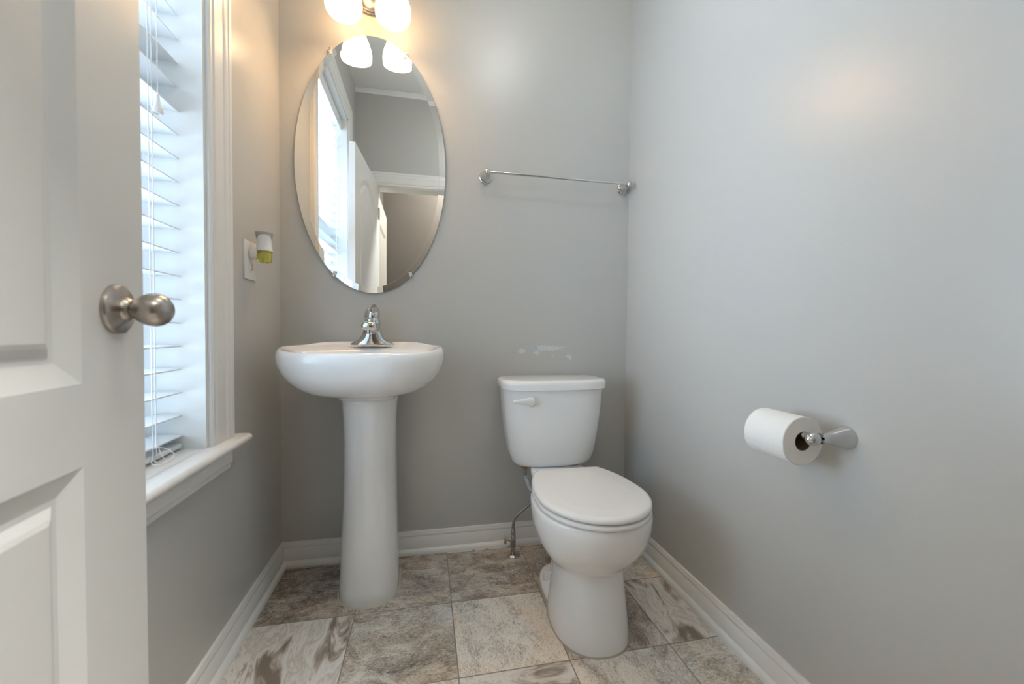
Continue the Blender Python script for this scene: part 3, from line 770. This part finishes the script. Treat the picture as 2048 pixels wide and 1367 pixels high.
def lid_ring(z, ins=0.0):
    """round-front lid: curved front, straight hinge edge at the back"""
    pts = []
    cy, hw, yf, yb, hb = 1.170, .1690, .9770, 1.390, .1180
    N = 40
    for i in range(N + 1):                            # front arc, right to left through the front
        t = math.pi * i / N
        pts.append((math.cos(t) * (hw - ins), cy - math.sin(t) * (cy - yf - ins)))
    M = 10
    for i in range(1, M + 1):                         # left side back to the hinge corner
        f = i / M
        x = -(hw - (hw - hb) * (f ** 2.3)) + ins
        pts.append((x, cy + (yb - ins - cy) * f))
    for i in range(1, 6):
        f = i / 6
        pts.append((-(hb - ins) + 2 * (hb - ins) * f, yb - ins + 0.004 * math.sin(math.pi * f)))
    for i in range(M, 0, -1):
        f = i / M
        x = (hw - (hw - hb) * (f ** 2.3)) - ins
        pts.append((x, cy + (yb - ins - cy) * f))
    return [(TCX + x, y, z) for x, y in pts]
link('seat', loft([lid_ring(.3825, .018), lid_ring(.3828, .009), lid_ring(.3845, .002), lid_ring(.388, 0), lid_ring(.394, 0.0005), lid_ring(.3968, .003), lid_ring(.3980, .008), lid_ring(.3984, .018)]), M_SEAT, toi, ang=50)
link('lid', loft([lid_ring(.4012, .018), lid_ring(.4014, .009), lid_ring(.4030, .0015), lid_ring(.4065, 0.0), lid_ring(.4110, .0005), lid_ring(.4150, .003), lid_ring(.4178, .008), lid_ring(.4190, .016), lid_ring(.4196, .040), lid_ring(.4206, .048), lid_ring(.4210, .060)]), M_SEAT, toi, ang=50)
for sx in (-1, 1):
    link('hinge', box(TCX + sx * .070 - .020, TCX + sx * .070 + .020, 1.378, 1.408, .381, .404, bevel=.006, seg=3), M_SEAT, toi)
def k_ring(z, hw, yf, yb, p=4.2): 
    cy = (yf + yb) / 2
    out = []
    for i in range(80):
        t = 2 * math.pi * i / 80; c, s = math.cos(t), math.sin(t)
        x = math.copysign(abs(c) ** (2 / p), c) * hw
        y = math.copysign(abs(s) ** (2 / p), s)
        bow = 0.016 * (1 - (x / hw) ** 2)
        yy = cy + y * (yb - cy) if y > 0 else cy + y * (cy - yf + bow)
        out.append((0.495 + x, yy, z))
    return out
KB = YB - 0.014
link('tank', loft([k_ring(.378, .120, 1.550, KB - .03), k_ring(.381, .141, 1.528, KB - .012), k_ring(.388, .154, 1.518, KB - .004), k_ring(.400, .1625, 1.513, KB), k_ring(.430, .1720, 1.508, KB), k_ring(.500, .1835, 1.502, KB), k_ring(.580, .1935, 1.498, KB),
                   k_ring(.680, .2025, 1.495, KB)]), M_PORC, toi, ang=60)
link('tank_lid', loft([k_ring(.679, .2070, 1.489, KB + .002), k_ring(.6815, .2115, 1.484, KB + .004), k_ring(.700, .2125, 1.483, KB + .004), k_ring(.7085, .2115, 1.484, KB + .004), k_ring(.7135, .2085, 1.487, KB + .002), k_ring(.716, .2020, 1.494, KB - .004), k_ring(.7167, .190, 1.506, KB - .014)]), M_PORC, toi, ang=60)
# flush lever
LX, LZ, LY = 0.384, 0.6395, 1.484
bm = lathe([(0.0, -0.021), (0.010, -0.0205), (0.0150, -0.018), (0.0165, -0.013), (0.0160, 0.0), (0.013, 0.010), (0.0, 0.010)], 'Y', (LX, LY, LZ), 32)
fl = link('flush_lever', bm, M_SEAT, toi, ang=50)
bm = bmesh.new(); rr = []
for (dx, w, h, dy) in ((.004, .0062, .0165, -.0150), (-.010, .0062, .0150, -.0175), (-.028, .0056, .0118, -.021), (-.046, .0048, .0088, -.0235), (-.062, .0042, .0074, -.0245), (-.069, .0034, .0058, -.0245), (-.072, .0015, .0025, -.0243)):
    rr.append([(LX + dx, LY + dy + math.cos(t) * w, LZ + .0035 + dx * -0.02 + math.sin(t) * h) for t in [2 * math.pi * i / 20 for i in range(20)]])
link('paddle', loft(rr, bm=bm), M_SEAT, fl, ang=60)

# ------------------------------------------------------------------ water supply
VX, VY = 0.3500, 1.6120
val = thing('shutoff_valve', (VX, VY, 0), 'small chrome shutoff valve rising from the floor left of the toilet', 'valve')
link('escutcheon', lathe([(0.0285, 0.0), (0.0290, 0.002), (0.0260, 0.006), (0.018, 0.0095), (0.010, 0.0115), (0.0, 0.0118)], origin=(VX, VY, 0), n=40), M_PIPE, val)
link('stub_pipe', lathe([(0.0, 0.0), (0.0078, 0.0), (0.0078, 0.034), (0.0, 0.034)], origin=(VX, VY, 0.006), n=20), M_PIPE, val)
link('compression_nut', lathe([(0.0, 0.0), (0.0108, 0.0005), (0.0112, 0.002), (0.0112, 0.022), (0.0100, 0.024), (0.0, 0.024)], origin=(VX, VY, 0.031), n=6), M_PIPE, val, ang=20)
bm = lathe([(0.0, 0.0), (0.0098, 0.0), (0.0102, 0.003), (0.0102, 0.028), (0.0085, 0.032), (0.0072, 0.036), (0.0072, 0.044), (0.0, 0.044)], origin=(VX, VY, 0.053), n=24)
lathe([(0.0, 0.0), (0.0070, 0.0), (0.0070, -0.020), (0.0, -0.020)], 'X', (VX, VY, 0.064), 20, bm)
link('body', bm, M_PIPE, val)
bm = lathe([(0.0, -0.0045), (1.0, -0.0040), (1.0, 0.0040), (0.0, 0.0045)], 'X', (0, 0, 0), 36)
for v in bm.verts: v.co = Vector((VX - 0.0330 + v.co.x, VY + v.co.y * 0.0095, 0.064 + v.co.z * 0.0165))
lathe([(0.0, 0.0), (0.0042, 0.0), (0.0042, 0.012), (0.0, 0.012)], 'X', (VX - 0.031, VY, 0.064), 14, bm)
link('handle', bm, M_PIPE, val)

TKX, TKY = 0.3930, 1.600
hs = thing('supply_hose', (TKX, TKY, 0.35), 'braided steel supply hose curving from the valve to the toilet tank', 'hose')
link('hose', tube([(VX, VY, 0.094), (VX, VY, 0.122), (VX + .006, VY, 0.148), (VX + .028, VY, 0.172), (VX + .062, VY, 0.198), (VX + .078, VY, 0.228), (VX + .072, VY - .002, 0.262), (TKX + .012, TKY + .004, 0.300), (TKX + .002, TKY, 0.330), (TKX, TKY, 0.350)], 0.0058, 14), M_STEEL, hs)
link('valve_nut', lathe([(0.0, 0.0), (0.0090, 0.0), (0.0095, 0.002), (0.0095, 0.014), (0.0075, 0.018), (0.0068, 0.026), (0.0, 0.026)], origin=(VX, VY, 0.084), n=12), M_PIPE, hs, ang=20)
bm = lathe([(0.0, 0.0), (0.0085, 0.0), (0.0095, 0.006), (0.0170, 0.008), (0.0180, 0.012), (0.0180, 0.028), (0.0, 0.028)], origin=(TKX, TKY, 0.352), n=14)
link('tank_nut', bm, M_BRASS, hs, ang=20)
# paper label wrapped round the upper hose
lp = [Vector((TKX + .003, TKY, 0.327)), Vector((TKX + .0145, TKY + .003, 0.292)), Vector((TKX + .028, TKY + .006, 0.262))]
lb = link('label', tube([tuple(p) for p in lp], [.0085, .0085, .0085], 18, sub=6), M_TAG, hs)
lb['label'] = 'white paper label with blue print'
bm = bmesh.new()
ax = (lp[1] - lp[0]).normalized()
fr = Vector((-0.28, -1, 0.0)).normalized(); sd = ax.cross(fr).normalized(); fr = sd.cross(ax).normalized()
def decal(along, side, a, s, n=0):
    c = lp[0] + (lp[1] - lp[0]).normalized() * min(along, .0366) + ((lp[2] - lp[1]).normalized() * max(along - .0366, 0))
    pts = []
    if n:
        for i in range(n): 
            t = 2 * math.pi * i / n; pts.append((math.cos(t) * a, math.sin(t) * s))
    else: pts = [(-a, -s), (a, -s), (a, s), (-a, s)]
    ring = []
    for p, w in pts:
        w2 = side + w
        ring.append(c + ax * p + sd * w2 + fr * (math.sqrt(max(.0085 ** 2 - w2 ** 2, 1e-8)) + .0004))
    vs = [bm.verts.new(q) for q in ring]
    f = bm.faces.new(vs)
    ex = bmesh.ops.extrude_face_region(bm, geom=[f])
    for v in ex['geom']:
        if isinstance(v, bmesh.types.BMVert): v.co -= fr * .0006
decal(.0085, .001, .0052, .0052, 20)
for al, hh in ((.0175, .0008), (.0265, .0012), (.033, .001), (.040, .001), (.047, .0012), (.053, .0008)): decal(al, 0.0008, hh, .0052)
link('print', bm, M_BLUE, lb, smooth=False)

# ------------------------------------------------------------------ toilet paper
PX, PZ, PYN = XR - 0.0850, 0.6800, 0.7150
hold = thing('paper_holder', (XR, PYN, PZ), 'chrome toilet paper holder with flared posts on the right wall', 'paper holder')
PYF = PYN + 0.1500
for y in (PYN, PYF):
    bm = lathe([(0.0, 0.0), (0.0250, 0.0), (0.0255, -0.003), (0.0240, -0.007), (0.0225, -0.012), (0.0195, -0.022), (0.0155, -0.034), (0.0125, -0.043), (0.0108, -0.050), (0.0102, -0.058), (0.0112, -0.066), (0.0, -0.066)], 'X', (XR, y, PZ), 36)
    p = link('post', bm, M_CHROME, hold)
    link('finial', lathe([(0.0, -0.0165), (0.006, -0.0152), (0.0112, -0.0105), (0.0138, -0.004), (0.0138, 0.004), (0.0112, 0.0105), (0.006, 0.0152), (0.0, 0.0165)], 'X', (PX, y, PZ), 28), M_CHROME, p)
link('spindle', lathe([(0.0, 0.0), (0.0095, 0.0), (0.0095, 0.1300), (0.0, 0.1300)], 'Y', (PX, PYN + 0.010, PZ), 24), M_CHROME, hold)
RR, RH = 0.0525, 0.0200
RZ0, RY0, RY1 = PZ - (RH - 0.0097), 0.7370, 0.8460
roll = thing('toilet_paper_roll', (PX, (RY0 + RY1) / 2, RZ0), 'white roll of toilet paper hanging on the chrome holder', 'toilet paper')
def y_ring(r, y, n=64): return [(PX + r * math.cos(2 * math.pi * i / n), y, RZ0 + r * math.sin(2 * math.pi * i / n)) for i in range(n)]
bm = loft([y_ring(RH + .0008, RY0), y_ring(RR - .0015, RY0), y_ring(RR, RY0 + .0015), y_ring(RR, RY1 - .0015), y_ring(RR - .0015, RY1), y_ring(RH + .0008, RY1), y_ring(RH + .0008, RY0)], False, False)
bmesh.ops.remove_doubles(bm, verts=bm.verts[:], dist=1e-6)
link('paper', bm, M_PAPER, roll, ang=40)
bm = loft([y_ring(RH + .0007, RY0 + .0005), y_ring(RH, RY0 + .0003), y_ring(RH, RY1 - .0003), y_ring(RH + .0007, RY1 - .0005)], False, False)
link('cardboard_core', bm, M_CARD, roll, ang=40)
bm = bmesh.new()                                    # loose end of the sheet
a0, a1 = math.radians(196), math.radians(262)
rr = []
for r in (RR + .0002, RR + .0009):
    for y in ((RY0 + .0004, RY1 - .0004) if r < RR + .0005 else (RY1 - .0004, RY0 + .0004)):
        rr.append([(PX + r * math.cos(a0 + (a1 - a0) * i / 14), y, RZ0 + r * math.sin(a0 + (a1 - a0) * i / 14)) for i in range(15)])
rr.append(rr[0])
loft(rr, False, False, bm, closed=False)
link('loose_sheet', bm, M_PAPER, roll, ang=40)

# ------------------------------------------------------------------ fill lamps added out of view to brighten room and hall
def dome(name, x, y, drop, m, label):
    t = thing(name, (x, y, ZC), label, 'ceiling lamp')
    link('lamp_shade', lathe([(0.0, -0.085), (0.06, -0.080), (0.11, -0.062), (0.14, -0.035), (0.15, -0.012), (0.12, 0.004), (0.0, 0.008)], origin=(x, y, ZC - drop), n=40), m, t)
    bm = lathe([(0.0, -0.012), (0.060, -0.012), (0.064, -0.006), (0.064, 0.0), (0.0, 0.0)], origin=(x, y, ZC), n=40)
    lathe([(0.0, -drop), (0.010, -drop), (0.010, 0.0), (0.0, 0.0)], origin=(x, y, ZC), n=16, bm=bm)
    link('base', bm, M_NICKEL, t)
dome('added_fill_lamp', 0.55, -0.60, 0.02, M_HALLFILL, 'added round fill lamp on the hall ceiling behind the doorway, out of view')
dome('added_fill_lamp', 0.45, 0.70, 0.16, M_ROOMFILL, 'added round fill lamp on the ceiling above the toilet, out of frame')
